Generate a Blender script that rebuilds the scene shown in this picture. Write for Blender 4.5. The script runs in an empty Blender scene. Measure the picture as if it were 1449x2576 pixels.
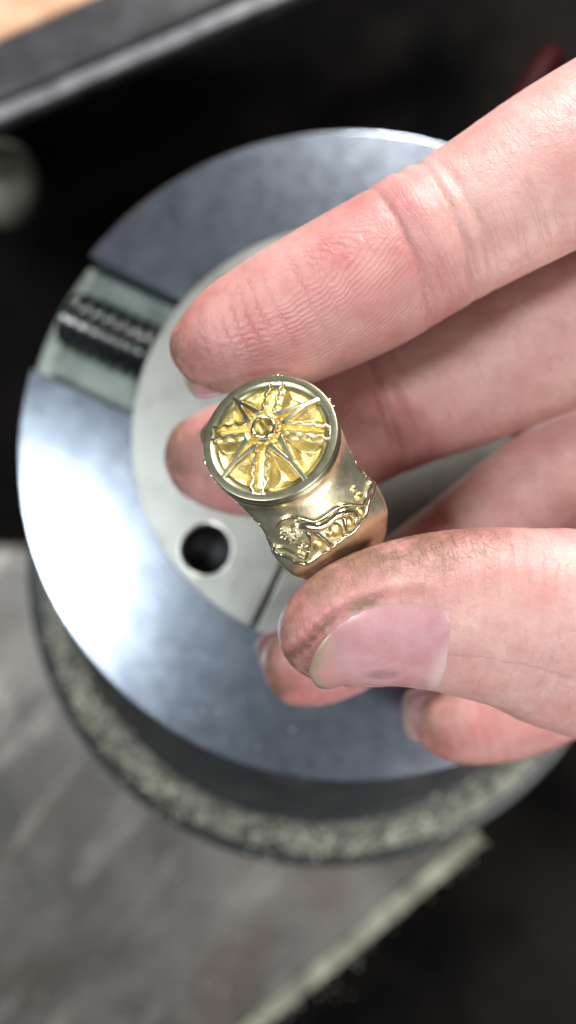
import bpy, bmesh, math, random
import numpy as np
from mathutils import Matrix, Vector
random.seed(7); RNG = np.random.default_rng(7)
SC = bpy.context.scene; COL = SC.collection
U = 0.01                                   # everything below is in centimetres; U turns it into metres

# ------------------------------------------------------------------ camera
CAM_Z = 11.2
cam = bpy.data.cameras.new('camera'); cam_ob = bpy.data.objects.new('camera', cam); COL.objects.link(cam_ob)
cam_ob.location = (0, 0, CAM_Z*U)
cam.sensor_fit = 'VERTICAL'; cam.sensor_height = 36; cam.lens = 18/math.tan(math.radians(30))
cam.clip_start = 0.005; cam.clip_end = 10
cam.dof.use_dof = True; cam.dof.focus_distance = (CAM_Z-0.05)*U; cam.dof.aperture_fstop = 8.2
SC.camera = cam_ob
# ------------------------------------------------------------------ world, lamps, exposure
W = bpy.data.worlds.new('World'); SC.world = W; W.use_nodes = True
wn = W.node_tree.nodes['Background']; wn.inputs[0].default_value = (0.86, 0.92, 1.0, 1); wn.inputs[1].default_value = 0.11
def lamp(name, loc, target, size, power, color=(1, 1, 1), sy=None):
    l = bpy.data.lights.new(name, 'AREA'); l.energy = power; l.color = color
    l.shape = 'RECTANGLE' if sy else 'DISK'; l.size = size*U
    if sy: l.size_y = sy*U
    o = bpy.data.objects.new(name, l); COL.objects.link(o); o.location = Vector(loc)*U
    o.rotation_euler = (Vector(target)-Vector(loc)).to_track_quat('-Z', 'Y').to_euler(); return o
lamp('bench_lamp', (8, 44, 19), (1, 0, 0), 10, 4.2, (1.0, 0.97, 0.94))
lamp('side_lamp', (-23, 5, 30), (0, 0, -3), 8, 1.5, (0.90, 0.96, 1.0), 12)
lamp('added_ring_lamp', (13, -13, 29), (1, -1, 0), 6, 0.42, (1.0, 0.98, 0.95), 5)  # added lamp, placed so that it reflects in the ring's shoulder
lamp('added_low_fill', (38, -38, 12), (0, 0, -1), 26, 2.6, (1.0, 0.99, 0.96), 22)  # added broad source, gives the ring's shank pale reflections and fills the thumb
SC.view_settings.view_transform = 'Standard'; SC.view_settings.look = 'None'
SC.view_settings.exposure = 0.0; SC.view_settings.gamma = 1
try:
    SC.cycles.use_denoising = True; SC.cycles.max_bounces = 10
    SC.cycles.sample_clamp_indirect = 6
except Exception: pass

# ------------------------------------------------------------------ helpers
KPX = 2*math.tan(math.radians(30))/2576.0
def P(px, py, z):
    "a point of the photograph (in its 1449 x 2576 view) taken at height z"
    s = (CAM_Z-z)*KPX
    return np.array([(px-724.5)*s, (1288-py)*s, z])
def mk(name, v, f, mat, parent=None, smooth=True):
    me = bpy.data.meshes.new(name)
    v = np.asarray(v, float)*U
    me.from_pydata(v.tolist(), [], f.tolist() if hasattr(f, 'tolist') else f); me.update()
    if smooth: me.polygons.foreach_set('use_smooth', [True]*len(me.polygons))
    me.materials.append(mat)
    o = bpy.data.objects.new(name, me); COL.objects.link(o)
    if parent: o.parent = parent
    return o
def empty(name, M=None):
    o = bpy.data.objects.new(name, None); COL.objects.link(o); o.empty_display_size = 0.01
    if M is not None: o.matrix_world = M
    return o
def tag(o, label, cat=None, group=None, kind=None):
    o['label'] = label
    if cat: o['category'] = cat
    if group: o['group'] = group
    if kind: o['kind'] = kind
    return o
def frame(X, Y, Z, o):
    M = Matrix.Identity(4)
    for i, c in enumerate((X, Y, Z)):
        for j in range(3): M[j][i] = float(c[j])
    for j in range(3): M[j][3] = float(o[j])*U
    return M
def nrm(v): v = np.asarray(v, float); return v/np.linalg.norm(v)
def crom(pts, n):
    pts = np.asarray(pts, float); q = np.vstack([2*pts[0]-pts[1], pts, 2*pts[-1]-pts[-2]]); out = []
    for i in range(1, len(q)-2):
        for k in range(n):
            t = k/n; a, b, c, d = q[i-1], q[i], q[i+1], q[i+2]
            out.append(.5*((2*b)+(c-a)*t+(2*a-5*b+4*c-d)*t*t+(3*b-a-3*c+d)*t**3))
    out.append(pts[-1]); return np.array(out)
def tube(path, rad, n=8, sub=3):
    path = np.asarray(path, float); rad = np.broadcast_to(np.asarray(rad, float), (len(path),))
    q = crom(np.column_stack([path, rad]), sub) if sub > 1 else np.column_stack([path, rad])
    p, r = q[:, :3], np.maximum(q[:, 3], 1e-4)
    T = np.gradient(p, axis=0); T /= np.linalg.norm(T, axis=1)[:, None]+1e-12
    ref = nrm(np.cross(T[0], [.3, .5, .8])); V = []; F = []
    m = len(p)
    ps = [p[0]-T[0]*r[0]*.6]+list(p)+[p[-1]+T[-1]*r[-1]*.6]; rs = [r[0]*.5]+list(r)+[r[-1]*.5]; Ts = [T[0]]+list(T)+[T[-1]]
    for c, rr, tt in zip(ps, rs, Ts):
        ref = nrm(ref-tt*np.dot(ref, tt)); b = np.cross(tt, ref)
        for k in range(n):
            a = 2*math.pi*k/n; V.append(c+rr*(math.cos(a)*ref+math.sin(a)*b))
    for i in range(len(ps)-1):
        for k in range(n):
            k2 = (k+1) % n; F.append((i*n+k, i*n+k2, (i+1)*n+k2, (i+1)*n+k))
    F.append(tuple(range(n))[::-1]); F.append(tuple((len(ps)-1)*n+k for k in range(n)))
    return V, F
def ball(c, r, n=8, m=6, ax=None):
    V = []; F = []; c = np.asarray(c, float); R = np.eye(3) if ax is None else ax; r = np.broadcast_to(r, 3)
    for i in range(m+1):
        t = math.pi*(i+.02*(i == 0)-.02*(i == m))/m
        for k in range(n):
            a = 2*math.pi*k/n; V.append(c+R@(r*np.array([math.sin(t)*math.cos(a), math.sin(t)*math.sin(a), math.cos(t)])))
    for i in range(m):
        for k in range(n):
            k2 = (k+1) % n; F.append((i*n+k, (i+1)*n+k, (i+1)*n+k2, i*n+k2))
    F.append(tuple(range(n))); F.append(tuple(m*n+k for k in range(n))[::-1])
    return V, F
def join(parts):
    V = []; F = []
    for v, f in parts:
        o = len(V); V.extend(list(v)); F.extend(tuple(i+o for i in q) for q in f)
    return V, F
def lathe(prof, n=96, close=False):
    V = []; F = []
    for r, z in prof:
        for k in range(n):
            a = 2*math.pi*k/n; V.append((r*math.cos(a), r*math.sin(a), z))
    m = len(prof)
    for i in range(m-1+(1 if close else 0)):
        j = (i+1) % m
        for k in range(n):
            k2 = (k+1) % n; F.append((i*n+k, i*n+k2, j*n+k2, j*n+k))
    return V, F
def prism(name, poly, z0, z1, mat, parent, bev=0.0, seg=2, holes=()):
    "a polygon (with round holes) extruded from z0 up to z1, edges bevelled"
    bm = bmesh.new(); es = []
    for loop in [poly]+list(holes):
        vs = [bm.verts.new((x*U, y*U, z1*U)) for x, y in loop]
        es += [bm.edges.new((vs[i], vs[(i+1) % len(vs)])) for i in range(len(vs))]
    r = bmesh.ops.triangle_fill(bm, edges=es, use_beauty=True, use_dissolve=True)
    bmesh.ops.recalc_face_normals(bm, faces=bm.faces)
    for f in bm.faces:
        if f.normal.z < 0: f.normal_flip()
    top = list(bm.faces)
    ex = bmesh.ops.extrude_face_region(bm, geom=top)
    nv = [g for g in ex['geom'] if isinstance(g, bmesh.types.BMVert)]
    tf = [g for g in ex['geom'] if isinstance(g, bmesh.types.BMFace)]
    # the copied faces become the bottom: keep the original ones on top
    bmesh.ops.translate(bm, verts=nv, vec=(0, 0, (z0-z1)*U))
    bmesh.ops.recalc_face_normals(bm, faces=bm.faces)
    if bev > 0:
        ee = [e for e in bm.edges if len(e.link_faces) == 2 and e.calc_face_angle(0) > 0.9 and all(abs(v.co.z-z1*U) < 1e-6 for v in e.verts)]
        bmesh.ops.bevel(bm, geom=ee, offset=bev*U, segments=seg, affect='EDGES', profile=.6)
    me = bpy.data.meshes.new(name); bm.to_mesh(me); bm.free(); me.materials.append(mat)
    for p in me.polygons: p.use_smooth = abs(p.normal.z) < .99
    o = bpy.data.objects.new(name, me); COL.objects.link(o); o.parent = parent; return o

# ------------------------------------------------------------------ materials
class NT:
    def __init__(s, name):
        s.m = bpy.data.materials.new(name); s.m.use_nodes = True; s.t = s.m.node_tree
        s.b = s.t.nodes['Principled BSDF']; s.n = 0
        s.tc = s.t.nodes.new('ShaderNodeTexCoord')
        mp = s.node('ShaderNodeMapping'); mp.inputs['Scale'].default_value = (100, 100, 100)
        s.link(s.tc.outputs['Object'], mp.inputs[0]); s.cm = mp.outputs[0]
    def node(s, t, **k):
        n = s.t.nodes.new(t)
        for a, b in k.items(): setattr(n, a, b)
        return n
    def link(s, a, b): s.t.links.new(a, b)
    def put(s, inp, v):
        if hasattr(v, 'is_linked') or isinstance(v, bpy.types.NodeSocket): s.link(v, inp)
        else: inp.default_value = v
    def noise(s, sc, det=4, rough=.55, dist=0, vec=None, out=0):
        n = s.node('ShaderNodeTexNoise'); n.inputs['Scale'].default_value = sc; n.inputs['Detail'].default_value = det
        n.inputs['Roughness'].default_value = rough; n.inputs['Distortion'].default_value = dist
        s.link(vec or s.cm, n.inputs['Vector']); return n.outputs[out]
    def math(s, op, a, b=None, c=None, clamp=False):
        n = s.node('ShaderNodeMath', operation=op); n.use_clamp = clamp
        s.put(n.inputs[0], a)
        if b is not None: s.put(n.inputs[1], b)
        if c is not None: s.put(n.inputs[2], c)
        return n.outputs[0]
    def ramp(s, v, a, b, lo=0., hi=1.):
        n = s.node('ShaderNodeMapRange'); n.interpolation_type = 'SMOOTHSTEP'; s.put(n.inputs[0], v)
        n.inputs[1].default_value = a; n.inputs[2].default_value = b; n.inputs[3].default_value = lo; n.inputs[4].default_value = hi
        return n.outputs[0]
    def mix(s, f, a, b):
        n = s.node('ShaderNodeMix', data_type='RGBA'); s.put(n.inputs[0], f)
        for i, c in ((6, a), (7, b)):
            if isinstance(c, tuple): n.inputs[i].default_value = (*c, 1) if len(c) == 3 else c
            else: s.link(c, n.inputs[i])
        return n.outputs[2]
    def scale(s, v, sx, sy, sz):
        n = s.node('ShaderNodeMapping'); n.inputs['Scale'].default_value = (sx, sy, sz); s.link(v, n.inputs[0]); return n.outputs[0]
    def attr(s, name, out='Fac'):
        n = s.node('ShaderNodeAttribute'); n.attribute_name = name; return n.outputs[out]
    def sep(s, v):
        n = s.node('ShaderNodeSeparateXYZ'); s.link(v, n.inputs[0]); return n.outputs
    def bump(s, h, dist=.01, strength=1., normal=None):
        n = s.node('ShaderNodeBump'); n.inputs['Distance'].default_value = dist*U; n.inputs['Strength'].default_value = strength
        s.link(h, n.inputs['Height'])
        if normal: s.link(normal, n.inputs['Normal'])
        return n.outputs[0]
    def set(s, **k):
        for a, v in k.items():
            i = s.b.inputs[a.replace('_', ' ')]
            if isinstance(v, tuple): i.default_value = (*v, 1) if len(v) == 3 and i.type == 'RGBA' else v
            elif isinstance(v, (int, float)): i.default_value = v
            else: s.link(v, i)
        return s.m
def gold(name, base=(0.80, 0.71, 0.50), rough=.2, grain=.25, gs=30, patch=.1):
    s = NT(name); n1 = s.noise(gs, 5, .6); n2 = s.noise(5, 3, .5)
    c = s.mix(s.ramp(n2, .35, .65), base, tuple(x*y for x, y in zip(base, (.82, .80, .70))))
    r = s.math('ADD', s.math('MULTIPLY', s.noise(9, 5), patch*2), rough-patch)
    return s.set(Base_Color=c, Metallic=1., Roughness=r, Normal=s.bump(n1, .01, grain))
M_gold = gold('satin_polished_gold', (0.96, 0.89, 0.66), rough=.34, grain=.28, gs=22)
M_rim = gold('flat_gold_dark_reflection', (0.37, 0.36, 0.26), .33, .15, 45, .05)  # dark reflection on the flat gold is painted into its base colour
M_cell = gold('rough_cast_gold', (0.86, 0.71, 0.34), .36, .9, 34, .08)
M_relief = gold('bright_relief_gold', (0.95, 0.88, 0.64), .15, .3, 30, .06)

def steel(name, base, rough, var=.1, brush=None, dirt=.3, dirtcol=(.05, .06, .05), bs=.2):
    s = NT(name); n2 = s.noise(.9, 6, .6); n3 = s.noise(14, 4, .7)
    c = s.mix(s.ramp(n2, .42, .72, 0, dirt), base, dirtcol)
    r = s.math('ADD', s.math('MULTIPLY', n2, var*2), rough-var)
    v = s.scale(s.cm, *(brush or (1, 1, 1)))
    return s.set(Base_Color=c, Metallic=1., Roughness=r, Normal=s.bump(s.noise(18, 4, .6, 0, v), .01, bs))
def disc_mat():
    s = NT('turned_steel'); q = s.sep(s.cm)
    r = s.math('SQRT', s.math('ADD', s.math('MULTIPLY', q[0], q[0]), s.math('MULTIPLY', q[1], q[1])))
    cv = s.node('ShaderNodeCombineXYZ'); s.link(r, cv.inputs[0]); rings = s.noise(16, 3, .7, 0, cv.outputs[0])
    n = s.noise(.8, 6, .65); sm = s.noise(2.4, 5, .7)
    c = s.mix(s.ramp(n, .42, .70, 0, .30), (.38, .43, .50), (.16, .19, .24))
    c = s.mix(s.ramp(s.noise(9, 4, .7), .62, .78, 0, .15), c, (.62, .66, .66))
    ro = s.math('ADD', s.math('MULTIPLY', sm, .12), .16)
    return s.set(Base_Color=c, Metallic=1., Roughness=ro, Normal=s.bump(s.math('ADD', rings, s.math('MULTIPLY', s.noise(30, 3), .5)), .01, .16))
M_disc = disc_mat()
M_jaw = steel('scuffed_jaw_steel', (.30, .305, .28), .42, .10, None, .7, (.14, .13, .115), .4)
M_slot = steel('greenish_slot_steel', (.20, .225, .20), .52, .1, None, .8, (.03, .04, .03), .4)
M_lip = steel('lit_lip_jaw_steel', (.75, .76, .72), .35, .05)  # lit copy of the jaw steel: light on the chamfer painted in
M_black = steel('black_oxide_steel', (.12, .13, .13), .25, .06, None, .3, (.02, .02, .02))
def body_mat():
    s = NT('dark_painted_iron'); n = s.noise(1.3, 6, .65); sp = s.noise(26, 3, .7)
    c = s.mix(s.ramp(n, .45, .7), (.026, .030, .034), (.055, .055, .05))
    c = s.mix(s.ramp(sp, .63, .72, 0, .6), c, (.30, .30, .22))
    return s.set(Base_Color=c, Metallic=.3, Roughness=.45, Normal=s.bump(n, .05, .4))
M_body = body_mat()
def plain(name, a, b, sc, rough, metal=0., r0=.35, r1=.65, bump=.3):
    s = NT(name); n = s.noise(sc, 7, .6)
    return s.set(Base_Color=s.mix(s.ramp(n, r0, r1), a, b), Roughness=rough, Metallic=metal, Normal=s.bump(n, .05, bump))
def bench_mat():
    s = NT('worn_grey_bench_steel'); v = s.node('ShaderNodeVectorRotate'); v.rotation_type = 'Z_AXIS'; v.inputs['Angle'].default_value = -.9; s.link(s.cm, v.inputs['Vector'])
    n = s.noise(.22, 6, .6, .4); st = s.noise(.7, 5, .6, .3, s.scale(v.outputs[0], .35, 1.6, 1))
    c = s.mix(s.ramp(n, .32, .68), (.085, .08, .075), (.20, .188, .17)); c = s.mix(s.ramp(st, .52, .72, 0, .8), c, (.36, .33, .295))
    c = s.mix(s.ramp(s.noise(.35, 3, .5, 0), .52, .66, 0, .5), c, (.13, .10, .08))
    return s.set(Base_Color=c, Metallic=.35, Roughness=.48, Normal=s.bump(s.noise(2, 6, .7), .08, .5))
M_bench = bench_mat()
M_ledge = plain('worn_speckled_ledge', (.05, .05, .042), (.18, .18, .145), 2.6, .5, .3, .36, .60, .8)
M_void = plain('black_rubber', (.002, .002, .002), (.013, .011, .010), .12, .9)
M_void.node_tree.nodes['Principled BSDF'].inputs['Specular IOR Level'].default_value = .04
M_rail = plain('black_rail_paint', (.018, .018, .020), (.04, .04, .045), 1.2, .42)
M_wood = plain('orange_wood', (.50, .27, .15), (.66, .42, .27), .7, .5)
M_cream = plain('worn_cream_edge', (.16, .15, .115), (.50, .47, .37), .9, .6)
M_beige = plain('beige_cap_plastic', (.09, .088, .065), (.15, .145, .11), 1.5, .5)
M_red = plain('red_handle_plastic', (.018, .0004, .001), (.03, .0006, .0015), 1.5, .6)
M_red.node_tree.nodes['Principled BSDF'].inputs['Specular IOR Level'].default_value = .1
M_chip = plain('bright_metal_filings', (.34, .34, .28), (.5, .49, .4), 3, .5, .5)
M_hole = plain('dark_bore', (.004, .004, .005), (.008, .008, .009), 3, .6)

PI_ = math.pi
def skin_mat():
    s = NT('skin'); tone = s.node('ShaderNodeAttribute'); tone.attribute_name = 'tone'
    sp = s.node('ShaderNodeSeparateColor'); s.link(tone.outputs['Color'], sp.inputs[0])
    red, dirt, ridge = sp.outputs[0], sp.outputs[1], sp.outputs[2]; crack = tone.outputs['Alpha']
    fc = s.attr('fc', 'Vector'); ph = s.attr('ridge_phase')
    n1 = s.noise(1.6, 5, .55); n2 = s.noise(7, 5, .6); n3 = s.noise(38, 4, .65)
    rf = s.math('ADD', red, s.math('MULTIPLY', s.math('SUBTRACT', n1, .5), 1.5), clamp=True)
    c = s.mix(rf, (.58, .365, .325), (.41, .14, .135))
    c = s.mix(s.ramp(n2, .40, .75, 0, .45), c, (.48, .23, .22))
    # fingerprint ridges
    w = s.math('SINE', s.math('MULTIPLY', s.math('ADD', ph, s.math('MULTIPLY', s.noise(3.2, 3, .5), .10)), 2*math.pi/.058))
    w = s.math('MULTIPLY', s.math('MULTIPLY', w, ridge), s.ramp(s.noise(2.6, 3, .5), .35, .6, .5, 1))
    c = s.mix(s.math('MULTIPLY', s.math('MULTIPLY', w, -1, clamp=True), .24, clamp=True), c, (.55, .19, .16))
    # grime: soft film and dark worked-in lines
    film = s.math('MULTIPLY', dirt, s.ramp(s.noise(2.5, 5, .65), .25, .62))
    c = s.mix(s.math('MULTIPLY', film, 1.15, clamp=True), c, (.21, .11, .075))
    fv = s.node('ShaderNodeVectorRotate'); fv.rotation_type = 'Z_AXIS'; s.link(s.cm, fv.inputs['Vector']); fv.inputs['Angle'].default_value = math.radians(24)
    q = s.sep(fv.outputs[0])
    lp = s.math('ADD', s.math('ADD', q[1], s.math('MULTIPLY', q[2], .5)), s.math('MULTIPLY', s.noise(1.3, 1, .5), .25))
    ln = s.ramp(s.math('ABSOLUTE', s.math('SINE', s.math('MULTIPLY', lp, PI_/.095))), .0, .30, 1, 0)
    ln = s.math('MULTIPLY', ln, s.ramp(s.noise(2.2, 4, .6, 0, s.scale(fv.outputs[0], 1.6, 5.5, 5)), .46, .58))
    st2 = s.scale(s.cm, 17, 8, 10)
    l2 = s.ramp(s.math('ABSOLUTE', s.math('SUBTRACT', s.noise(.8, 2, .5, .5, st2), .5)), 0, .04, 1, 0)
    ln = s.math('MAXIMUM', ln, s.math('MULTIPLY', l2, .55))
    lines = s.math('MULTIPLY', s.math('MULTIPLY', ln, crack), s.ramp(s.noise(1.3, 3), .30, .60))
    c = s.mix(s.math('MULTIPLY', lines, .50, clamp=True), c, (.13, .055, .045))
    specks = s.math('MULTIPLY', s.ramp(s.noise(55, 2, .5), .735, .76), s.math('ADD', s.math('MULTIPLY', dirt, .8), .12))
    c = s.mix(specks, c, (.07, .05, .04))
    h = s.math('ADD', s.math('MULTIPLY', n3, .7), s.math('MULTIPLY', w, .38))
    h = s.math('SUBTRACT', h, s.math('MULTIPLY', lines, 1.0))
    # long shallow skin creases running across the finger
    fs = s.scale(fc, 7, .9, 1); cr = s.ramp(s.math('ABSOLUTE', s.math('SUBTRACT', s.noise(1., 3, .5, .4, fs), .5)), 0, .03, 1, 0)
    h = s.math('SUBTRACT', h, s.math('MULTIPLY', s.math('MULTIPLY', cr, .35), s.math('SUBTRACT', 1., ridge, clamp=True)))
    h = s.math('ADD', h, s.math('MULTIPLY', n2, 1.4))
    h = s.math('ADD', h, s.math('MULTIPLY', s.noise(16, 4, .6), .6))
    r = s.math('ADD', s.math('MULTIPLY', n3, .22), .30)
    return s.set(Base_Color=c, Roughness=r, Subsurface_Weight=.35, Subsurface_Radius=(1., .30, .18), Subsurface_Scale=.0016,
                 Specular_IOR_Level=.45, Normal=s.bump(h, .013, .75), Coat_Weight=0.)
M_skin = skin_mat()
def nail_mat(name, kind):
    s = NT(name); q = s.sep(s.attr('fc', 'Vector')); a, b = q[0], q[1]     # a: 0 at the root to 1 at the free edge, b: -1..1 across
    n = s.noise(3, 5, .6); st = s.noise(2, 4, .6, 0, s.scale(s.attr('fc', 'Vector'), .5, 6, 1))
    c = s.mix(s.ramp(n, .3, .7), (.44, .215, .225), (.49, .28, .30))
    lun = s.ramp(s.math('ADD', a, s.math('MULTIPLY', s.math('POWER', s.math('SUBTRACT', b, -.35), 2.), .22)), .12, .24, 1, 0)
    c = s.mix(s.math('MULTIPLY', lun, .55), c, (.60, .47, .43))
    edge = s.ramp(s.math('ADD', a, s.math('MULTIPLY', s.math('MULTIPLY', b, b), .05)), .925, .955, 0, 1)
    c = s.mix(s.math('MULTIPLY', edge, .9), c, (.30, .25, .18))
    if kind == 'thumb':
        c = s.mix(s.math('MULTIPLY', s.math('MULTIPLY', s.ramp(a, .70, .95), s.ramp(n, .25, .6)), .55), c, (.26, .17, .12))
        c = s.mix(s.math('MULTIPLY', s.ramp(a, .0, .05, 1, 0), .6), c, (.55, .34, .30))
        dx = s.math('DIVIDE', s.math('SUBTRACT', a, .54), .13); dy = s.math('DIVIDE', s.math('SUBTRACT', b, -.22), .16)
        bl = s.ramp(s.math('ADD', s.math('POWER', dx, 2.), s.math('POWER', dy, 2.)), 0, 1.6, 1, 0)
        c = s.mix(s.math('MULTIPLY', s.math('MULTIPLY', bl, s.ramp(s.noise(6, 4, .6), .3, .65)), .6), c, (.17, .10, .11))
        g = s.math('MULTIPLY', s.ramp(s.math('ABSOLUTE', b), .72, 1.0), s.ramp(n, .3, .6))
        c = s.mix(s.math('MULTIPLY', g, .55), c, (.30, .20, .15))
        dx = s.math('DIVIDE', s.math('SUBTRACT', a, .72), .06); dy = s.math('DIVIDE', s.math('SUBTRACT', b, .62), .16)
        c = s.mix(s.math('MULTIPLY', s.ramp(s.math('ADD', s.math('POWER', dx, 2.), s.math('POWER', dy, 2.)), 0.2, 1.2, 1, 0), .5), c, (.42, .22, .22))
    return s.set(Base_Color=c, Roughness=.27, Subsurface_Weight=.2, Subsurface_Radius=(1., .4, .3), Subsurface_Scale=.001,
                 Specular_IOR_Level=.5, Normal=s.bump(s.math('ADD', st, s.math('MULTIPLY', n, .4)), .008, .3))
M_nail = nail_mat('thumb_nail_surface', 'thumb'); M_nail2 = nail_mat('fingernail_surface', 'finger')

# ------------------------------------------------------------------ isosurface meshing (surface nets) of a distance function
def surface_nets(Fv, xs, ys, zs):
    ins = Fv < 0
    nx, ny, nz = Fv.shape
    acc = np.zeros((nx-1, ny-1, nz-1, 3), np.float32); cnt = np.zeros((nx-1, ny-1, nz-1), np.int16)
    for ax in range(3):
        o = [b for b in range(3) if b != ax]
        sl0 = [slice(None)]*3; sl1 = [slice(None)]*3; sl0[ax] = slice(0, -1); sl1[ax] = slice(1, None)
        a, b = Fv[tuple(sl0)], Fv[tuple(sl1)]; cr = (a < 0) != (b < 0)
        I = np.argwhere(cr); fa = a[cr]; fb = b[cr]; t = fa/(fa-fb)
        for d0 in (0, -1):
            for d1 in (0, -1):
                C = I.copy(); C[:, o[0]] += d0; C[:, o[1]] += d1
                ok = np.all((C >= 0) & (C < np.array([nx-1, ny-1, nz-1])), axis=1)
                C = C[ok]; p = I[ok].astype(np.float32); p[:, ax] += t[ok]
                np.add.at(acc, (C[:, 0], C[:, 1], C[:, 2]), p); np.add.at(cnt, (C[:, 0], C[:, 1], C[:, 2]), 1)
    act = cnt > 0; idx = -np.ones(cnt.shape, np.int64); idx[act] = np.arange(act.sum())
    g = acc[act]/cnt[act][:, None]
    V = np.column_stack([np.interp(g[:, 0], np.arange(nx), xs), np.interp(g[:, 1], np.arange(ny), ys), np.interp(g[:, 2], np.arange(nz), zs)])
    Fs = []
    for ax in range(3):
        o = [(ax+1) % 3, (ax+2) % 3]
        sl0 = [slice(None)]*3; sl1 = [slice(None)]*3; sl0[ax] = slice(0, -1); sl1[ax] = slice(1, None)
        a, b = Fv[tuple(sl0)], Fv[tuple(sl1)]; cr = (a < 0) != (b < 0); I = np.argwhere(cr); s = (a < 0)[cr]
        ok = (I[:, o[0]] > 0) & (I[:, o[1]] > 0) & (I[:, o[0]] < Fv.shape[o[0]]-1) & (I[:, o[1]] < Fv.shape[o[1]]-1)
        I = I[ok]; s = s[ok]; q = []
        for d in ((-1, -1), (0, -1), (0, 0), (-1, 0)):
            C = I.copy(); C[:, o[0]] += d[0]; C[:, o[1]] += d[1]; q.append(idx[C[:, 0], C[:, 1], C[:, 2]])
        q = np.stack(q, 1); q[~s] = q[~s][:, ::-1]; Fs.append(q)
    return V, np.vstack(Fs)
def smin(a, b, k):
    h = np.clip(.5+.5*(b-a)/k, 0, 1); return b*(1-h)+a*h-k*h*(1-h)
def smax(a, b, k): return -smin(-a, -b, k)
def project(V, f, it=3, eps=.004, lim=.05):
    for _ in range(it):
        d = f(V); g = np.stack([(f(V+e)-d)/eps for e in np.eye(3)*eps], 1)
        g2 = (g**2).sum(1)+1e-3; st = (d/g2)[:, None]*g
        L = np.linalg.norm(st, axis=1)[:, None]; V = V-st*np.minimum(1, lim/(L+1e-9))
    return V
def sst(x, a, b): t = np.clip((x-a)/(b-a), 0, 1); return t*t*(3-2*t)

# ------------------------------------------------------------------ the hand
class Finger:
    def __init__(s, pts, N, cap, sub=4):
        # pts: px, py, z, half width, half thickness; from the palm to the tip
        a = np.array([np.r_[P(p[0], p[1], p[2]), p[3], p[4]] for p in pts]); q = crom(a, sub)
        s.p = q[:, :3]; s.w = q[:, 3]; s.t = q[:, 4]; s.cap = cap
        L = np.r_[0, np.cumsum(np.linalg.norm(np.diff(s.p, axis=0), axis=1))]; s.u = L[-1]-L      # u = cm from the last axis point
        N = np.asarray(N, float)
        T = np.gradient(s.p, axis=0); T /= np.linalg.norm(T, axis=1)[:, None]; s.T = T
        n = N[None]-T*(T@N)[:, None]; s.N = n/np.linalg.norm(n, axis=1)[:, None]; s.Lt = np.cross(s.N, T)
        r = max(s.w.max(), s.t.max())+.45
        s.lo = s.p.min(0)-r; s.hi = s.p.max(0)+r
        s.mods = []
    def field(s, X, full=False):
        n = len(X); best = np.full(n, 9., np.float32); U_ = np.zeros(n, np.float32); Ph = np.zeros(n, np.float32); Ax = np.zeros(n, np.float32)
        m = len(s.p)-1; X = X.astype(np.float32)
        for i in range(m):
            a, b = s.p[i].astype(np.float32), s.p[i+1].astype(np.float32); ab = b-a; l2 = float(ab@ab)
            rad = math.sqrt(l2)/2+max(s.w[i], s.w[i+1], s.t[i])+.5
            e = X-(a+b)/2; S = np.flatnonzero(np.einsum('ij,ij->i', e, e) < rad*rad)
            if not len(S): continue
            Xs = X[S]; D = Xs-a; h = np.clip((D@ab)/l2, 0, 1); D = D-h[:, None]*ab
            w = s.w[i]+(s.w[i+1]-s.w[i])*h; t = s.t[i]+(s.t[i+1]-s.t[i])*h
            def pr(A):
                A = A.astype(np.float32); return D@A[i]+h*(D@(A[i+1]-A[i]))
            dn = pr(s.N); dl = pr(s.Lt); da = pr(s.T)
            cap = s.cap if i == m-1 else np.minimum(w, t)
            q = np.sqrt((dl/w)**2+(dn/t)**2+(da/cap)**2+1e-9)
            d = np.sqrt(dl**2+dn**2+da**2+1e-9)*(1-1/q)
            up = d < best[S]; I = S[up]
            best[I] = d[up]
            U_[I] = (s.u[i]+(s.u[i+1]-s.u[i])*h - (da if i == m-1 else 0))[up]; Ph[I] = np.arctan2((dl/w)[up], (dn/t)[up])
        d = best
        for f in s.mods: d = d+f(U_, Ph)
        return (d, U_, Ph) if full else d
def g(x, s): return np.exp(-(x/s)**2)
PI = math.pi
def padw(ph, c=PI, s=1.3):                      # 1 on the pad side (phi = pi), 0 on the back
    d = np.abs((ph-c+PI) % (2*PI)-PI); return g(d, s)
def crease(u0, depth, sg, bend=0., c=PI, s=1.3):
    return lambda u, ph: depth*g(u-u0-bend*np.sin(ph), sg)*padw(ph, c, s)
def bulge(u0, h, sg, c=PI, s=1.2): return lambda u, ph: -h*g(u-u0, sg)*padw(ph, c, s)

index = Finger([(2450, 560, -3.2, 1.25, 1.1), (2050, 60, -1.4, 1.15, 1.05), (1700, 250, -.85, 1.13, 1.0), (1420, 410, -.85, 1.12, .98), (1200, 540, -.95, 1.03, .92),
                (1060, 618, -1.0, 1.02, .9), (940, 690, -1.02, 1.03, .88), (800, 762, -1.05, 1.0, .85), (680, 820, -1.08, .94, .76), (580, 855, -1.1, .78, .60), (500, 880, -1.14, .50, .38)], (-.05, -.08, -1), .40)
middle = Finger([(2500, 1000, -4.2, 1.15, 1.1), (2150, 680, -2.4, 1.08, 1.0), (1750, 740, -2.3, 1.03, .97), (1449, 824, -2.5, 1.22, 1.0), (1200, 925, -2.8, 1.18, .96), (1000, 1018, -2.95, 1.06, .90),
                 (800, 1105, -3.0, 1.02, .88), (650, 1146, -3.0, .98, .84), (560, 1152, -3.0, .86, .7), (500, 1148, -3.0, .66, .52)], (-.1, 0, -1), .55)
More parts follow.
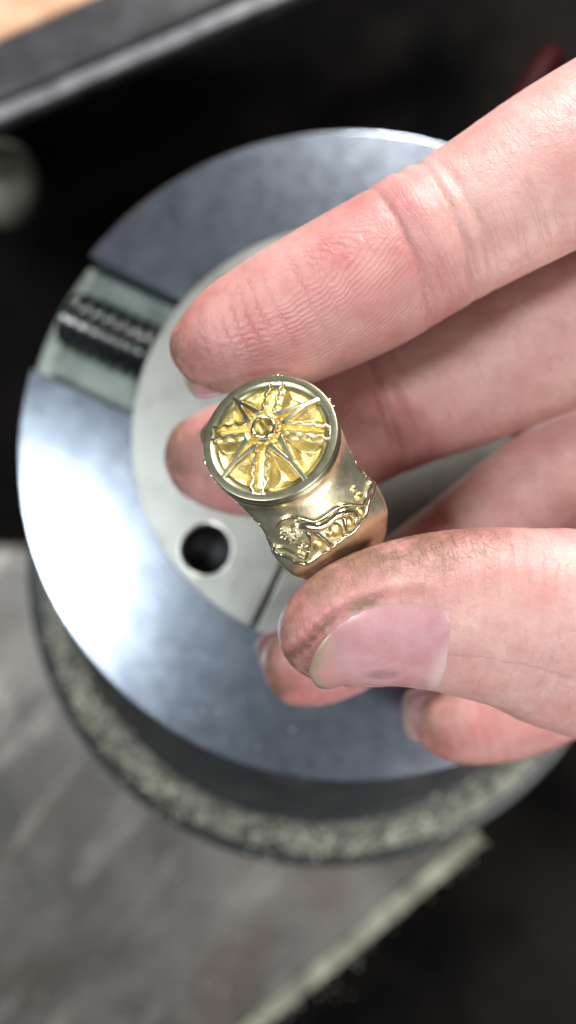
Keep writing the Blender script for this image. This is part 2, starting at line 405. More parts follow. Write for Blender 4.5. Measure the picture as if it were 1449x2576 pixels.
ringf = Finger([(2500, 1300, -4.8, 1.1, 1.05), (2100, 1000, -3.1, 1.0, .95), (1700, 1085, -2.9, 1.05, .95), (1449, 1188, -2.95, 1.05, .93), (1250, 1325, -3.05, .97, .88), (1050, 1475, -3.1, .92, .82),
                (900, 1590, -3.1, .86, .76), (800, 1655, -3.1, .77, .66), (730, 1685, -3.1, .60, .5)], (-.2, .1, -1), .42)
pinky = Finger([(2500, 1600, -5.0, 1.0, .95), (2100, 1350, -3.6, .85, .8), (1700, 1560, -3.4, .80, .76), (1449, 1720, -3.4, .78, .73), (1290, 1795, -3.4, .74, .68), (1170, 1822, -3.4, .66, .58), (1105, 1826, -3.4, .50, .42)], (-.2, .25, -1), .38)
thumb = Finger([(2600, 1650, -4.0, 1.5, 1.3), (2050, 1740, -1.6, 1.45, 1.2), (1700, 1655, -.75, 1.5, 1.12), (1449, 1592, -.5, 1.46, 1.05), (1320, 1562, -.45, 1.30, .98), (1200, 1545, -.42, 1.20, .93), (1100, 1539, -.42, 1.10, .88),
                (1000, 1545, -.42, 1.00, .82), (900, 1566, -.44, .89, .75), (830, 1585, -.47, .72, .62), (785, 1597, -.5, .54, .46)], (-.06, -.48, .88), .34)
FING = [index, middle, ringf, pinky, thumb]
# joint creases and the pads between them
index.mods = [crease(3.05, .055, .05, .10), crease(3.75, .06, .06, .05), crease(3.98, .05, .07, .0), bulge(3.4, .05, .22), bulge(2.2, .04, .7),
              crease(3.55, .05, .05, .0, PI*.62, .5), crease(3.85, .05, .05, .0, PI*.62, .5)]
middle.mods = [crease(3.05, .07, .08, .1), crease(3.45, .05, .1, .0), bulge(2.0, .04, .7), bulge(4.3, .04, .6)]
ringf.mods = [crease(3.4, .06, .09), bulge(2.0, .04, .7)]
pinky.mods = [crease(2.4, .05, .09)]
NU0, NU1, NP0, NP1 = 1.80, -.10, -.74, 1.10        # thumb nail: root u, free edge u, lower and upper side (angle round the thumb)
def nail_shape(u, ph):
    a = (NU0-u)/(NU0-NU1); b = (ph-(NP0+NP1)/2)/((NP1-NP0)/2)
    aa = (a*(1+.26*np.maximum(-b, 0)**1.3*np.clip(a*2-.6, 0, 1))-.5)*2
    return (np.abs(aa)**3.0+np.abs(b)**3.2)**(1/3.1)-1+.13*sst(a, .5, .95), a, b
def thumb_nail_fold(u, ph):
    e, a, b = nail_shape(u, ph)
    return .020*sst(-e, 0, .15)-.030*sst(a, -.05, .3)*g(e-.20, .09)*(1-.9*sst(a, .85, 1.0))
thumb.mods = [thumb_nail_fold, bulge(.7, .05, .6, 2.4, .9), crease(3.45, .03, .06, .0, 0, 1.0), crease(3.6, .02, .04, .0, 0, 1.0), crease(2.25, .012, .04, .1, 0, .8)]

PALM = [(P(2560, 650, -4.6), P(2600, 1500, -5.2), 1.45), (P(2560, 1000, -4.6), P(3100, 1150, -6.0), 1.7), (P(2650, 1550, -4.8), P(3200, 1300, -6.0), 1.7), (P(3150, 1230, -6.0), P(4300, 1250, -7.2), 1.9)]
def palm_sdf(X):
    d = np.full(len(X), 9.)
    for a, b, r in PALM:
        ab = b-a; h = np.clip(((X-a)@ab)/(ab@ab), 0, 1); d = smin(d, np.linalg.norm(X-a-h[:, None]*ab, axis=1)-r, .8)
    return d
def hand_sdf(X):
    X = np.asarray(X, float); d = np.full(len(X), 1.5); far = X[:, 0] > 6.2
    for f in FING:
        m = np.all((X > f.lo) & (X < f.hi), axis=1)
        if m.any():
            df = f.field(X[m]); k = np.clip((X[m, 0]-6.2)*.4, .035, .6); d[m] = smin(d[m], df, k)
    if far.any():
        d[far] = smin(d[far], palm_sdf(X[far]), .5)
    return d
def axis_grid(lo, hi, hi2, s, s2):
    a = np.arange(lo, hi, s); return np.r_[a, np.arange(a[-1]+s2, hi2, s2)] if hi2 > hi else a
def build_hand():
    xs = axis_grid(-2.1, 5.3, 21.5, .05, .16); ys = np.r_[np.arange(-5.2, 6.6, .05)]; zs = np.r_[np.arange(-9.5, -4.4, .16), np.arange(-4.4, .75, .05)]
    F = np.empty((len(xs), len(ys), len(zs)), np.float32); YY, ZZ = np.meshgrid(ys, zs, indexing='ij'); yz = np.column_stack([YY.ravel(), ZZ.ravel()])
    # a coarse pass finds where the surface is; only there is the fine grid evaluated
    def ev(xx, yy, zz):
        G = np.stack(np.meshgrid(xx, yy, zz, indexing='ij'), -1).reshape(-1, 3); out = np.empty(len(G), np.float32)
        for i in range(0, len(G), 400000): out[i:i+400000] = hand_sdf(G[i:i+400000])
        return out.reshape(len(xx), len(yy), len(zz))
    st = 5; ci = [np.arange(0, len(v), st) for v in (xs, ys, zs)]; Cc = ev(xs[ci[0]], ys[ci[1]], zs[ci[2]])
    near_ = np.abs(Cc) < .42; near_[xs[ci[0]] > 5.3] |= (np.abs(Cc) < 1.1)[xs[ci[0]] > 5.3]; near_[:, :, zs[ci[2]] < -4.3] |= (np.abs(Cc) < 1.1)[:, :, zs[ci[2]] < -4.3]
    dl = near_.copy()
    for ax in range(3):
        d2 = dl.copy(); sl = [slice(None)]*3; sr = [slice(None)]*3; sl[ax] = slice(0, -1); sr[ax] = slice(1, None)
        d2[tuple(sl)] |= dl[tuple(sr)]; dl = d2
    up = [np.minimum(np.arange(len(v))//st, len(c)-1) for v, c in zip((xs, ys, zs), ci)]
    F[:] = Cc[np.ix_(*up)]; mask = dl[np.ix_(*up)]; I = np.argwhere(mask); vals = np.empty(len(I), np.float32)
    for i in range(0, len(I), 400000):
        q = I[i:i+400000]; vals[i:i+400000] = hand_sdf(np.column_stack([xs[q[:, 0]], ys[q[:, 1]], zs[q[:, 2]]]))
    F[mask] = vals
    F[-1] = 1; 
    V, Q = surface_nets(F, xs, ys, zs)
    near = V[:, 0] < 5.6
    V[near] = project(V[near], hand_sdf, 2, .01)
    # attributes: finger coordinates, ridge phase, tone masks
    n = len(V); best = np.full(n, 9.); fid = np.zeros(n, int); Uu = np.zeros(n); Ph = np.zeros(n)
    for k, f in enumerate(FING):
        m = np.all((V > f.lo) & (V < f.hi), axis=1); d, u, ph = f.field(V[m], True)
        idx = np.where(m)[0]; up = d < best[idx]; ii = idx[up]; best[ii] = d[up]; fid[ii] = k; Uu[ii] = u[up]; Ph[ii] = ph[up]
    pp = (Ph+2*PI) % (2*PI)-PI                                  # 0 on the pad, +-pi on the back
    vv = pp*.95; pad = g(pp, 1.35)
    red = np.zeros(n); dirt = np.zeros(n); ridge = np.zeros(n); crack = np.zeros(n); phase = np.zeros(n)
    distal = (Uu < 2.95)
    for k, (core, jl) in enumerate([(1.5, 3.0), (1.5, 3.0), (1.4, 2.9), (1.1, 2.2), (1.5, 3.2)]):
        m = fid == k; u = Uu[m]; v = vv[m]
        phase[m] = np.sqrt(np.maximum((u-core), 0)**2*.25+(v*1.0)**2+.02)+np.maximum(core-u, 0)*.8
        phase[m] = np.where(u > core, np.sqrt((v+.25)**2+.03)+.35*(u-core), np.sqrt((v+.25)**2+.03+(core-u)**2*1.1))
        if k < 4:
            ridge[m] = pad[m]*(1-sst(u, jl-.3, jl))*.9*(.25+.75*sst(u, .3, 1.3))
            red[m] = .25+.55*pad[m]*(1-sst(u, jl-.2, jl+.5))+.35*g(u-jl-.35, .3)
            dirt[m] = .95*(1-sst(u, -.40, .75))+.10
        else:
            up_side = g(np.abs(Ph[m])-1.75, .75)*(Ph[m] < 0)
            ridge[m] = pad[m]*(1-sst(u, 2.2, 2.8))*.5
            red[m] = .22+.30*pad[m]+.45*(1-sst(u, .1, 1.0))+.35*up_side*(1-sst(u, 1.8, 3.2))
            crack[m] = up_side*(1-sst(u, 2.0, 3.0))*1.0+.6*(1-sst(u, -.1, .35))
            e, a, b = nail_shape(u, Ph[m])
            dirt[m] = 1.1*up_side*(1-sst(u, 1.5, 2.7))+1.3*g(e-.03, .06)*(a > .35)+.8*(1-sst(u, -.2, .35))+.04
            red[m] += .5*g(e-.08, .10)*sst(a, .02, .3)*(b < 0)
    m = fid == 2; red[m] += .15
    V0 = V
    o = mk('hand', V, Q, M_skin)
    me = o.data
    at = me.attributes.new('tone', 'FLOAT_COLOR', 'POINT'); at.data.foreach_set('color', np.clip(np.column_stack([red, dirt, ridge, crack]), 0, 1).astype(np.float32).ravel())
    at = me.attributes.new('fc', 'FLOAT_VECTOR', 'POINT'); at.data.foreach_set('vector', np.column_stack([Uu, vv, fid*5.]).astype(np.float32).ravel())
    at = me.attributes.new('ridge_phase', 'FLOAT', 'POINT'); at.data.foreach_set('value', phase.astype(np.float32))
    return o
hand = build_hand()
tag(hand, 'bare left-pointing hand with grimy fingertips pinching the gold ring above the vise', 'hand')

def nail_mesh(f, u0, u1, p0, p1, lift, mat, name, thick=.035, nu=36, nv=36, flat=.3):
    "a curved plate following the finger, its root sunk and its free edge standing clear"
    us = f.u[::-1]; V = []; At = []
    def at(u, ph, k):
        uc = min(max(u, 0.0), f.u[0]); p = np.array([np.interp(uc, us, f.p[::-1, j]) for j in range(3)])
        uw = max(uc, flat); w = np.interp(uw, us, f.w[::-1]); t = np.interp(uw, us, f.t[::-1])
        N = nrm([np.interp(uc, us, f.N[::-1, j]) for j in range(3)]); T = nrm([np.interp(uc, us, f.T[::-1, j]) for j in range(3)]); L = np.cross(N, T)
        return p+T*(uc-u)+L*w*k*math.sin(ph)+N*t*k*math.cos(ph), N*math.cos(ph)+L*math.sin(ph)
    G = []
    for lay in (0, 1):
        for i in range(nu+1):
            for j in range(nv+1):
                # square grid squeezed into the rounded outline
                x = -1+2*i/nu; y = -1+2*j/nv
                m = max(abs(x), abs(y)); q = (abs(x)**3.+abs(y)**3.2)**(1/3.1); s_ = m/q if q > 1e-6 else 1
                x *= s_; y *= s_
                a = (x+1)/2; a = a/(1+.26*max(-y, 0)**1.3*min(max(a*2-.6, 0), 1)) if name == 'thumb_nail' else a; u = u0+(u1-u0)*a; ph = (p0+p1)/2+(p1-p0)/2*y
                c, nn = at(u, ph, 1.0)
                h = lift*(sst(np.array(a), .6, 1.0))-.014*sst(np.array(abs(y)), .70, 1.)+.008-.010*(1-sst(np.array(a), 0, .1))
                sag = .10*sst(np.array(a), .80, 1.0)**2
                a = (x+1)/2; V.append(c+nn*(float(h)-(thick if lay else 0))-nrm(f.N[-1])*float(sag)*.4); At.append((a, -y, 0))
    F = []; n1 = nv+1; K = (nu+1)*(nv+1)
    for i in range(nu):
        for j in range(nv):
            q = (i*n1+j, i*n1+j+1, (i+1)*n1+j+1, (i+1)*n1+j); F.append(q); F.append(tuple(K+x for x in q[::-1]))
    bd = [(i, 0) for i in range(nu)]+[(nu, j) for j in range(nv)]+[(i, nv) for i in range(nu, 0, -1)]+[(0, j) for j in range(nv, 0, -1)]
    ids = [i*n1+j for i, j in bd]
    for a, b in zip(ids, ids[1:]+ids[:1]): F.append((a, a+K, b+K, b))
    o = mk(name, V, F, mat, hand)
    at_ = o.data.attributes.new('fc', 'FLOAT_VECTOR', 'POINT'); at_.data.foreach_set('vector', np.array(At, np.float32).ravel())
    bm = bmesh.new(); bm.from_mesh(o.data); bmesh.ops.recalc_face_normals(bm, faces=bm.faces); bm.to_mesh(o.data); bm.free()
    return o
o = nail_mesh(thumb, NU0, NU1, NP0, NP1, .035, M_nail, 'thumb_nail'); o['label'] = 'short thumb nail with a dark bruise and a grimy free edge'
for f, u1 in ((index, -.41), (middle, -.46), (ringf, -.46), (pinky, -.52)):
    nail_mesh(f, 1.1, u1, -.95, .95, .03, M_nail2, 'fingernail', flat=.45)

# ------------------------------------------------------------------ the ring
t2 = nrm([.56, -.83, 0]); a2 = nrm([.83, .56, 0]); TL = math.radians(25.5)
rT = t2*math.cos(TL)+np.array([0, 0, math.sin(TL)]); rN = np.array([0, 0, 1])*math.cos(TL)-t2*math.sin(TL); rA = nrm(np.cross(rN, rT))
HC = P(678, 1098, 0.0)
RM = frame(rT, rA, rN, HC); ring = empty('gold_ring', RM)
tag(ring, 'chunky yellow gold signet ring with a sun star face and lion relief', 'ring')
R3 = np.column_stack([rT, rA, rN])
def to_local(X): return (np.asarray(X)-HC)@R3
RCZ = -1.50; RI = 1.20; HR = .885
def ring_sdf(X):
    x, y, z = X[:, 0], X[:, 1], X[:, 2]-RCZ
    r = np.sqrt(x*x+z*z); th = np.degrees(np.arctan2(np.abs(x), z))
    Ro = np.interp(th, [0, 36, 48, 62, 80, 110, 180], [1.55, 1.57, 1.56, 1.52, 1.47, 1.43, 1.41])
    Wd = np.interp(th, [0, 30, 50, 66, 85, 105, 130, 180], [.88, .87, .85, .80, .65, .51, .40, .35])
    crown = .10*(np.abs(y)/Wd)**2.4*np.interp(th, [0, 60, 100, 180], [1, 1, .5, .4])
    d = smax(np.abs(y)-Wd, r-(Ro-crown), .07)
    rho = np.sqrt(x*x+y*y); zz = X[:, 2]
    cone = rho-(.835+.95*np.maximum(-.26-zz, 0)**1.15)
    d = smax(d, cone*.8, .08)
    d = smin(d, smax(rho-.84, smax(zz+.17, -zz-.42, .02), .02), .10)
    d = smax(d, zz+.17, .02)
    d = smax(d, RI-r, .025)
    return d
sx = np.arange(-1.62, 1.64, .026); sy = np.arange(-.96, .98, .026); sz = np.arange(-3.0, -.1, .026)
gx, gy, gz = np.meshgrid(sx, sy, sz, indexing='ij')
V, Q = surface_nets(ring_sdf(np.column_stack([gx.ravel(), gy.ravel(), gz.ravel()])).reshape(gx.shape).astype(np.float32), sx, sy, sz)
V = project(V, ring_sdf, 3, .002, .02)
mk('band', V, Q, M_gold, ring)
# moulded rim under the face
prof = [(.70, -.03), (.755, -.012), (.772, .001), (.785, .003), (.865, .003), (.874, .001), (.884, -.014), (.886, -.05), (.875, -.068), (.852, -.078), (.850, -.098), (.868, -.108), (.890, -.124), (.893, -.15), (.880, -.172), (.85, -.185), (.80, -.19), (.70, -.19)]
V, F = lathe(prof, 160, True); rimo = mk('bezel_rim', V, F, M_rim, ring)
# nicks and casting beads left on the rim
bl = []
for px, py, z, r in ((505, 1154, -.02, .040), (507, 1163, -.05, .03), (524, 1200, -.02, .022), (533, 1222, 0, .018), (556, 1257, .05, .012), (559, 1263, .05, .01), (541, 1262-18, .03, .010), (835, 1013, -.1, .03), (846, 1035, -.1, .022), (712, 944, -.36, .022), (700, 943, -.36, .02), (689, 944, -.36, .014)):
    q = to_local(P(px, py, z)); rh = math.hypot(q[0], q[1]); q[0] *= .886/rh; q[1] *= .886/rh; q[2] = -.03
    bl.append(ball(q, (r, r, r*.8), 8, 6))
V, F = join(bl); mk('casting_bead', V, F, M_relief, ring)
# face: cells cut down between wavy rays and pointed rays, on a slightly domed plate
WAVY = [138, 51, -38, -126]; POINT = [88, 4, -76, 188]; SX0 = -.085
def wave(r, k, s): return .019*np.sin(r*40+k*1.7+s*.5)
def face_h(x, y):
    rho = np.hypot(x, y); dome = .115*(1-(rho/.80)**2)
    X = x-SX0; r = np.hypot(X, y); ang = np.degrees(np.arctan2(y, X))
    flat = np.zeros_like(x)                              # 1 where the metal is left at full height
    flat = np.maximum(flat, sst(rho, .765, .785))
    wide = sst(rho, .60, .785); groove = np.zeros_like(x); cell_w = np.zeros_like(x)
    for k, a in enumerate(WAVY):
        c, s = math.cos(math.radians(a)), math.sin(math.radians(a)); u = X*c+y*s; v = -X*s+y*c; on = (u > .1)
        for sg in (-1, 1):
            e = np.abs(v-sg*(.076+wave(u, k, sg)))
            flat = np.maximum(flat, on*(1-sst(e, .017, .028))); wide = np.maximum(wide, on*(1-sst(np.abs(v), .10, .24)))
        groove = np.maximum(groove, on*(1-sst(np.abs(v), .036, .052))*sst(u, .2, .24))
    for k, a in enumerate(POINT):
        c, s = math.cos(math.radians(a)), math.sin(math.radians(a)); u = X*c+y*s; v = np.abs(-X*s+y*c); on = (u > .05)
        w = np.maximum(.150*(1-(u-.10)/.60), .028)
        f = on*(1-sst(v, w, w+.014)); flat = np.maximum(flat, f); wide = np.maximum(wide, on*(1-sst(v, w, w+.14)))
        wi = .058*(1-(u-.16)/.38)
        groove = np.maximum(groove, .75*on*(1-sst(v, wi-.018, wi))*(wi > .002))
    flat = np.maximum(flat, 1-sst(r, .17, .21))
    depth = .055*(1-flat)+.115*(1-wide)*(1-flat)
    h = dome-depth*(1-groove)-groove*.085*(1-sst(rho, .755, .77))
    # collar and bore for the stone
    h = h-.04*g(r-.205, .03)
    hole = 1-sst(r, .118, .130)
    return h*(1-hole)+hole*(-.42)
N_ = 300; R_ = .80; V = []; F = []; rr = np.linspace(0, 1, 150)**.9*R_
aa = np.linspace(0, 2*math.pi, 480, endpoint=False)
RR, AA = np.meshgrid(rr, aa, indexing='ij'); fx = RR*np.cos(AA); fy = RR*np.sin(AA)
lin = np.linspace(-.8, .8, 290); fx, fy = np.meshgrid(lin, lin, indexing='ij')
# square grid pressed into a circle keeps an even density
q = np.maximum(np.abs(fx), np.abs(fy)); rad = np.hypot(fx, fy)+1e-9; fx2 = fx*q/rad; fy2 = fy*q/rad
fz = face_h(fx2, fy2)
n = len(lin); V = np.column_stack([fx2.ravel(), fy2.ravel(), fz.ravel()])
I, J = np.meshgrid(np.arange(n-1), np.arange(n-1), indexing='ij'); b0 = (I*n+J).ravel()
Q = np.column_stack([b0, b0+n, b0+n+1, b0+1])
fo = mk('sun_star_face', V, Q, M_cell, ring); fo['label'] = 'domed sun star face with wavy and pointed rays round an empty stone hole'
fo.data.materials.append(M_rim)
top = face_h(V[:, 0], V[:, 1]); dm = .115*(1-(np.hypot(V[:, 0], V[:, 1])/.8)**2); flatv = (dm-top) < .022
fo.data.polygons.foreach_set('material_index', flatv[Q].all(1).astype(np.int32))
# seat for the stone: a short tube standing in the middle
V, F = lathe([(.120, -.36), (.120, .13), (.126, .150), (.140, .155), (.158, .14), (.164, .10), (.170, .07), (.170, .0)], 64)
V = np.array(V); V[:, 0] += SX0; seat = mk('stone_seat', V, F, M_relief, ring)
V, F = lathe([(.0, -.36), (.108, -.34)], 32); V = np.array(V); V[:, 0] += SX0; mk('seat_floor', V, F, M_cell, ring)
bl = []
for k in range(11):
    a = random.uniform(0, 2*PI); r = random.uniform(.165, .215); x = SX0+r*math.cos(a); y = r*math.sin(a)
    bl.append(ball((x, y, .085+random.uniform(-.01, .02)), (random.uniform(.014, .03), random.uniform(.014, .028), .022), 8, 6))
V, F = join(bl); mk('solder_bead', V, F, M_relief, ring)

# lion relief on the shoulder
def hit(px, py):
    "point of the ring's shoulder seen at this place of the photograph, in ring coordinates"
    o = np.array([0, 0, CAM_Z]); d = nrm(P(px, py, 0)-o); t = CAM_Z-1.2; bd = 9; bt = t
    for _ in range(160):
        q = to_local(o+d*t)[None]; s = ring_sdf(q)[0]
        if s < bd: bd, bt = s, t
        if s < .001: break
        t += max(s*.6, .004)
        if t > CAM_Z+2.5: break
    return to_local(o+d*bt)
def Z(x, y): return hit(661.9+.2469*x, 1109.1+.2469*y)
def rnorm(p): e = .01; return nrm([ring_sdf((p+v)[None])[0]-ring_sdf((p-v)[None])[0] for v in np.eye(3)*e])
def path(pts, r, lift=.01, n=8, sub=4):
    q = []; r = np.asarray(r, float)*1.25; lift = lift*1.6
    for x, y in pts:
        p = Z(x, y); q.append(p+rnorm(p)*lift)
    return tube(q, r, n, sub)
parts = {}
def wob(pts, amp=9, n=3):
    q = crom([(x, y) for x, y in pts], n); return [(x+random.uniform(-amp, amp)*.6, y+random.uniform(-amp, amp)) for x, y in q]
lion = mk('lion_body', *join([path([(330, 850), (430, 850), (540, 870), (640, 835), (720, 765), (820, 722), (920, 725)], [.045, .062, .060, .055, .05, .052, .030], .012, 12)]), M_relief, ring)
lion['label'] = 'raised walking lion with curled mane on the lower shoulder of the ring'
mk('lion_back', *join([path([(150, 890), (165, 830), (220, 785), (310, 765), (420, 790), (520, 812), (620, 760), (720, 690), (800, 650), (900, 645), (1000, 650), (1040, 600)], [.012, .018, .022, .024, .024, .022, .024, .026, .026, .022, .022, .016], .012, 10)]), M_relief, lion)
mk('lion_tail', *path([(1000, 650), (1040, 590), (1060, 520), (1090, 470), (1075, 430)], [.02, .022, .026, .035, .03], .01, 10), M_relief, lion)
for pts, r in (([(500, 900), (560, 955), (630, 1010), (690, 1070)], [.04, .032, .028, .03]), ([(470, 930), (485, 1010), (475, 1100), (440, 1185)], [.04, .03, .024, .03]),
               ([(740, 780), (810, 775), (835, 850), (850, 915)], [.035, .026, .024, .02]), ([(900, 720), (945, 770), (930, 830), (960, 860)], [.04, .03, .024, .024])):
    mk('lion_leg', *path(pts, r, .008, 10), M_relief, lion)
cur = []
for k in range(95):
    a = random.random(); x = 215+a*235+random.uniform(-35, 45); y = 870+a*210+random.uniform(-85, 70)*(1-.35*a)
    if random.random() < .45: x, y = 200+random.uniform(0, 190), 840+random.uniform(0, 110)
    an = random.uniform(0, PI); l = random.uniform(10, 24)
    cur.append(path([(x, y), (x+l*math.cos(an), y+l*math.sin(an)), (x+l*math.cos(an)*1.5-l*.5*math.sin(an), y+l*math.sin(an)*1.5+l*.5*math.cos(an))], random.uniform(.009, .016), .022+random.uniform(0, .035), 6, 2))
V, F = join(cur); o = mk('lion_mane', V, F, M_relief, lion)
mk('ground_line', *path(wob([(115, 1060), (120, 1110), (170, 1155), (250, 1170), (330, 1220), (430, 1240), (520, 1195), (600, 1140), (690, 1085), (760, 1030), (820, 975), (900, 930), (970, 855), (1035, 770), (1065, 680), (1090, 590), (1125, 510), (1120, 440), (1080, 425)], 7, 2), .026, .008, 10, 2), M_relief, ring)
mk('ground_line', *path([(120, 1080), (210, 1085), (300, 1125), (370, 1165), (420, 1200)], [.02, .022, .02, .018, .02], .006, 8), M_relief, ring)
pits = []
for x, y, r, s in ((740, 905, .075, 1.5), (560, 1060, .065, 1.3), (880, 830, .055, 1.6), (1000, 715, .05, 1.8), (920, 490, .045, 1.), (975, 565, .055, 1.), (390, 1150, .05, 1.3), (680, 940, .05, 1.2)):
    p = Z(x, y); nn = rnorm(p); t1 = nrm(np.cross(nn, [0, 1, 0])); ax = np.column_stack([t1, np.cross(nn, t1), nn])
    pits.append(ball(p, (r*s*1.0, r*1.25, .03), 14, 8, ax))
V, F = join(pits); mk('yellow_lump', V, F, gold('satin_yellow_gold', (.95, .82, .34), .30, .5, 40, .05), ring)

# ------------------------------------------------------------------ the vise
vz = nrm([-.04, .12, 1]); sx_ = nrm([.9, -.43, 0]); vx = nrm(sx_-vz*(sx_@vz)); vy = np.cross(vz, vx)
VC = np.array([1.10, 1.36, -6.0])
vise = empty('engraving_ball_vise', frame(vx, vy, vz, VC))
tag(vise, 'round steel engraving vise with a black screw in its slot, under the hand', 'vise')
VR = np.column_stack([vx, vy, vz])
RD = 6.42; HS = 1.27
def seg_poly(R, y0, sign, n=90, x0=None):
    a0 = math.asin(y0/R); pts = [(R*math.cos(a), R*math.sin(a)) for a in np.linspace(a0, PI-a0, n)]
    return pts if sign > 0 else [(x, -y) for x, y in pts][::-1]
for s in (1, -1): prism('top_plate', seg_poly(RD, HS, s), -1.4, 0, M_disc, vise, .045, 2)
fl = [(RD*.995*math.cos(a), RD*.995*math.sin(a)) for a in np.linspace(-math.asin(HS/RD), math.asin(HS/RD), 12)]
fl = [(x*1.035, y*.998) for x, y in fl]; fl += [(-x, -y) for x, y in fl]
prism('slot_floor', fl, -1.5, -.72, M_slot, vise, .10, 3)
# threaded screw
pr = []; x = -5.45
pr = [(.0, 0), (.30, 0), (.42, .06)]
L_ = 4.3; pitch = .27; k = 0
while .12+k*pitch < L_:
    z = .12+k*pitch; pr += [(.365, z), (.475, z+pitch*.38), (.475, z+pitch*.5), (.365, z+pitch*.85)]; k += 1
pr += [(.42, L_), (0, L_)]
V, F = lathe(pr, 40); V = np.array(V); V = np.column_stack([V[:, 2]-6.22, V[:, 0]*1.30+.02, V[:, 1]*1.28-.34]); mk('jaw_screw', V, F, M_black, vise)
# the two jaws: half discs with bores, split across the slot
RJ = 3.98; JZ0, JZ1 = .12, .95
def halfdisc(sign, gap):
    a0 = math.asin(gap/RJ); p = [(RJ*math.sin(a), RJ*math.cos(a)) for a in np.linspace(a0, PI-a0, 90)]
    return p if sign > 0 else [(-x, y) for x, y in p][::-1]
def circ(cx, cy, r, n=36): return [(cx+r*math.cos(2*PI*k/n), cy+r*math.sin(2*PI*k/n)) for k in range(n)]
def vloc(px, py, h):
    "vise coordinates of a photograph point on the plane h above the top plate"
    o = np.array([0, 0, CAM_Z]); d = P(px, py, 0)-o; c = VC+vz*h; t = ((c-o)@vz)/(d@vz); return ((o+d*t-VC)@VR)[:2]
h1 = vloc(517, 1382, JZ1); h2 = vloc(952, 1190, JZ1)
hl = [tuple(h1), (h1[0], -h1[1])]; hr = [(-h1[0], h1[1]), (-h1[0], -h1[1])]
HR_ = .455
for s, hs in ((-1, hl), (1, hr)):
    j = prism('jaw', halfdisc(s, .045), JZ0, JZ1, M_jaw, vise, .035, 2, [circ(x, y, HR_) for x, y in hs])
    for x, y in hs:
        V, F = lathe([(HR_+.001, JZ1-.05), (HR_-.004, JZ1-.06), (HR_-.004, JZ0), (0, JZ0-.01)], 36); V = np.array(V); V[:, 0] += x; V[:, 1] += y
        mk('pin_bore', V, F, M_hole, j)
        V, F = lathe([(HR_+.055, JZ1-.002), (HR_+.05, JZ1+.006), (HR_+.03, JZ1+.004), (HR_-.003, JZ1-.05)], 48); V = np.array(V); V[:, 0] += x; V[:, 1] += y
        mk('bore_lip', V, F, M_lip, j)
    prism('jaw_carrier', [(s*.1, -1.1), (s*3.3, -1.1), (s*3.3, 1.1), (s*.1, 1.1)], -1.0, .12, M_black, vise, .05)  # carriers added in black to keep the shadow under the jaws dark
# the dark iron neck and ball below, leaning out towards the lower edge
def loft(rings, n=120):
    V = []; F = []
    for c, r in rings:
        for k in range(n):
            a = 2*PI*k/n; V.append(((np.array(c)+np.array([r*math.cos(a), r*math.sin(a), 0]))-VC)@VR)
    for i in range(len(rings)-1):
        for k in range(n):
            k2 = (k+1) % n; F.append((i*n+k, (i+1)*n+k, (i+1)*n+k2, i*n+k2))
    return V, F
rings_ = [((1.05, 1.2, -7.35), 6.30), ((1.05, .9, -7.7), 6.45), ((1.0, .4, -8.3), 6.40), ((.95, -.3, -9.0), 6.35), ((.93, -1.0, -9.7), 6.15), ((.92, -1.2, -9.9), 6.20), ((.92, -1.28, -9.97), 7.0),
          ((.92, -1.32, -10.0), 7.12), ((.92, -1.35, -10.1), 7.18), ((.92, -1.38, -10.5), 7.18), ((.92, -1.4, -10.9), 6.9), ((.92, -1.4, -11.6), 6.2), ((.92, -1.4, -12.6), 4.8), ((.92, -1.4, -13.4), 4.4)]
mk('ball_body', *loft(rings_), M_body, vise)
mk('worn_ledge', *loft([((.92, -1.22, -9.95), 6.12), ((.92, -1.25, -9.86), 6.22), ((.92, -1.27, -9.86), 6.84), ((.92, -1.28, -9.93), 6.9)]), M_ledge, vise)
# filings caught on the ledge of the body
fb = []
for k in range(1300):
    a = random.uniform(-PI*.93, -.1); 
    dens = .45+.55*math.sin(3*a+1)*math.sin(7*a)
    if random.random() > dens+.35: continue
    r = random.gauss(6.55, .2); c = np.array([.92+r*math.cos(a), -1.28+r*math.sin(a), -9.86+.3*max(0, 6.7-r)]); s = random.choice([.02, .03, .03, .04, .05])*random.uniform(.7, 1.3)
    d = nrm(RNG.normal(size=3)); e = nrm(np.cross(d, [.2, .3, .9])); f_ = np.cross(d, e)
    q = [c+d*s*2, c-d*s*2, c+e*s, c-e*s, c+f_*s*.6, c-f_*s*.6]; q = [(p-VC)@VR for p in q]
    fb.append((q, [(0, 2, 4), (2, 1, 4), (1, 3, 4), (3, 0, 4), (2, 0, 5), (1, 2, 5), (3, 1, 5), (0, 3, 5)]))
V, F = join(fb); o = mk('metal_filings', V, F, M_chip, vise, False); o['kind'] = 'stuff'
fb = []
for px, py in ((510, 1785), (545, 1790), (735, 1835), (650, 1880)):
    x, y = vloc(px, py, 0); c = np.array([x, y, .02]); s = random.uniform(.015, .035)
    fb.append(ball(c, (s*1.3, s, s*.6), 6, 4))
V, F = join(fb); o = mk('metal_filings', V, F, M_chip, vise); o['kind'] = 'stuff'

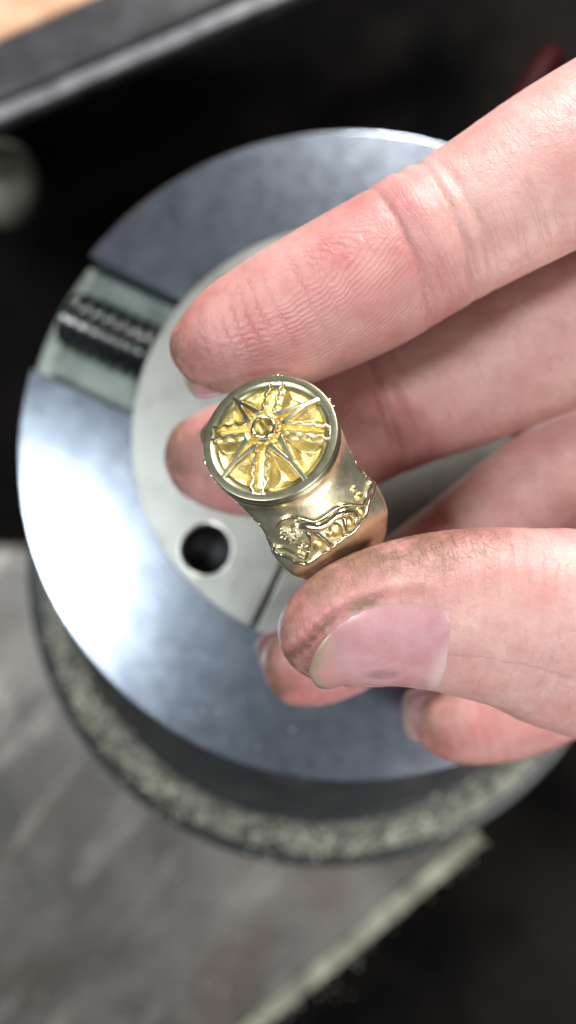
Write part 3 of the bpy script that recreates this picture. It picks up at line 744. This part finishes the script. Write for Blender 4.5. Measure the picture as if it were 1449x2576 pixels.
# ------------------------------------------------------------------ bench and surroundings
def slab(name, px, z0, z1, mat, bev=.15, parent=None):
    pts = [P(x, y, z1)[:2] for x, y in px]
    return prism(name, [tuple(p) for p in pts], z0, z1, mat, parent, bev, 3)
b = slab('bench_block', [(-1200, 1330), (760, 1400), (1700, 1500), (1215, 2085), (1190, 2130), (640, 2590), (-300, 3400), (-1200, 3400)], -17.6, -16.0, M_bench, .6)
tag(b, 'worn grey steel bench plate under the vise, its edge cut diagonally at lower right', 'bench plate')
def bar(name, a, c, w, h, mat, parent=None):
    "a long bar between two points, w wide, h high, bevelled"
    a, c = np.array(a), np.array(c); d = nrm(c-a); s = nrm(np.cross([0, 0, 1], d)); up = np.cross(d, s); L = np.linalg.norm(c-a)
    o = prism(name, [(0, -w/2), (L, -w/2), (L, w/2), (0, w/2)], -h, 0, mat, None, min(w, h)*.18, 3)
    o.matrix_world = frame(d, s, up, a); 
    if parent: o.parent = parent; o.matrix_parent_inverse = parent.matrix_world.inverted()
    return o
e = bar('worn_edge', P(1205, 2105, -15.93), P(560, 2650, -15.93), .55, .5, M_cream); e.parent = b; e['label'] = 'bare cream worn strip along the diagonal edge'
fb = []
for k in range(420):
    t = random.random(); c = P(1205-645*t+random.gauss(0, 18), 2105+545*t+random.gauss(0, 18), -15.9); 
    if random.random() < .45: c = P(random.uniform(0, 900), random.uniform(2150, 2576), -15.97)
    s = random.uniform(.02, .05); d = nrm(RNG.normal(size=3)); e_ = nrm(np.cross(d, [.2, .3, .9])); f_ = np.cross(d, e_)
    fb.append(([c+d*s*2, c-d*s*2, c+e_*s, c-e_*s, c+f_*s*.6, c-f_*s*.6], [(0, 2, 4), (2, 1, 4), (1, 3, 4), (3, 0, 4), (2, 0, 5), (1, 2, 5), (3, 1, 5), (0, 3, 5)]))
V, F = join(fb); o = mk('metal_filings', V, F, M_chip, b, False); o['kind'] = 'stuff'
gr = mk('bench_floor', [(-120, -120, -24), (120, -120, -24), (120, 120, -24), (-120, 120, -24)], [(0, 1, 2, 3)], M_void, None, False)
gr['kind'] = 'structure'
w = slab('wooden_benchtop', [(-900, -900), (1400, -900), (260, -15), (-10, 105), (-900, 500)], -14.5, -13.2, M_wood, .2)
tag(w, 'orange wooden bench surface in the far upper left corner', 'bench top')
rl = empty('black_rail'); tag(rl, 'black metal rail with a painted pale highlight along its edge, running diagonally across the top', 'rail')
z = -12.0
bar('rail_body', P(-500, 395, z), P(1100, -315, z), 1.55, 1.6, M_rail, rl)
bar('rail_highlight_strip', P(-500, 498, z+.12), P(1300, -275, z+.12), .34, .6, plain('rail_highlight_paint', (.10, .10, .11), (.22, .22, .23), 1.5, .45), rl)  # paler strip paints the highlight along the rail's lower edge
V, F = ball((0, 0, 0), (1.15, 1.3, .8), 32, 20)
kn = mk('round_cap', np.array(V)+P(5, 465, -15.5), F, M_beige); tag(kn, 'blurred beige round cap at the left edge below the rail', 'cap')
V, F = tube([P(1240, 400, -9), P(1300, 290, -9), P(1352, 205, -9), P(1392, 140, -9.2)], [.28, .34, .34, .26], 20, 4)
rd = mk('red_tool_handle', V, F, M_red); tag(rd, 'dark red tool handle peeking out above the top finger', 'tool')
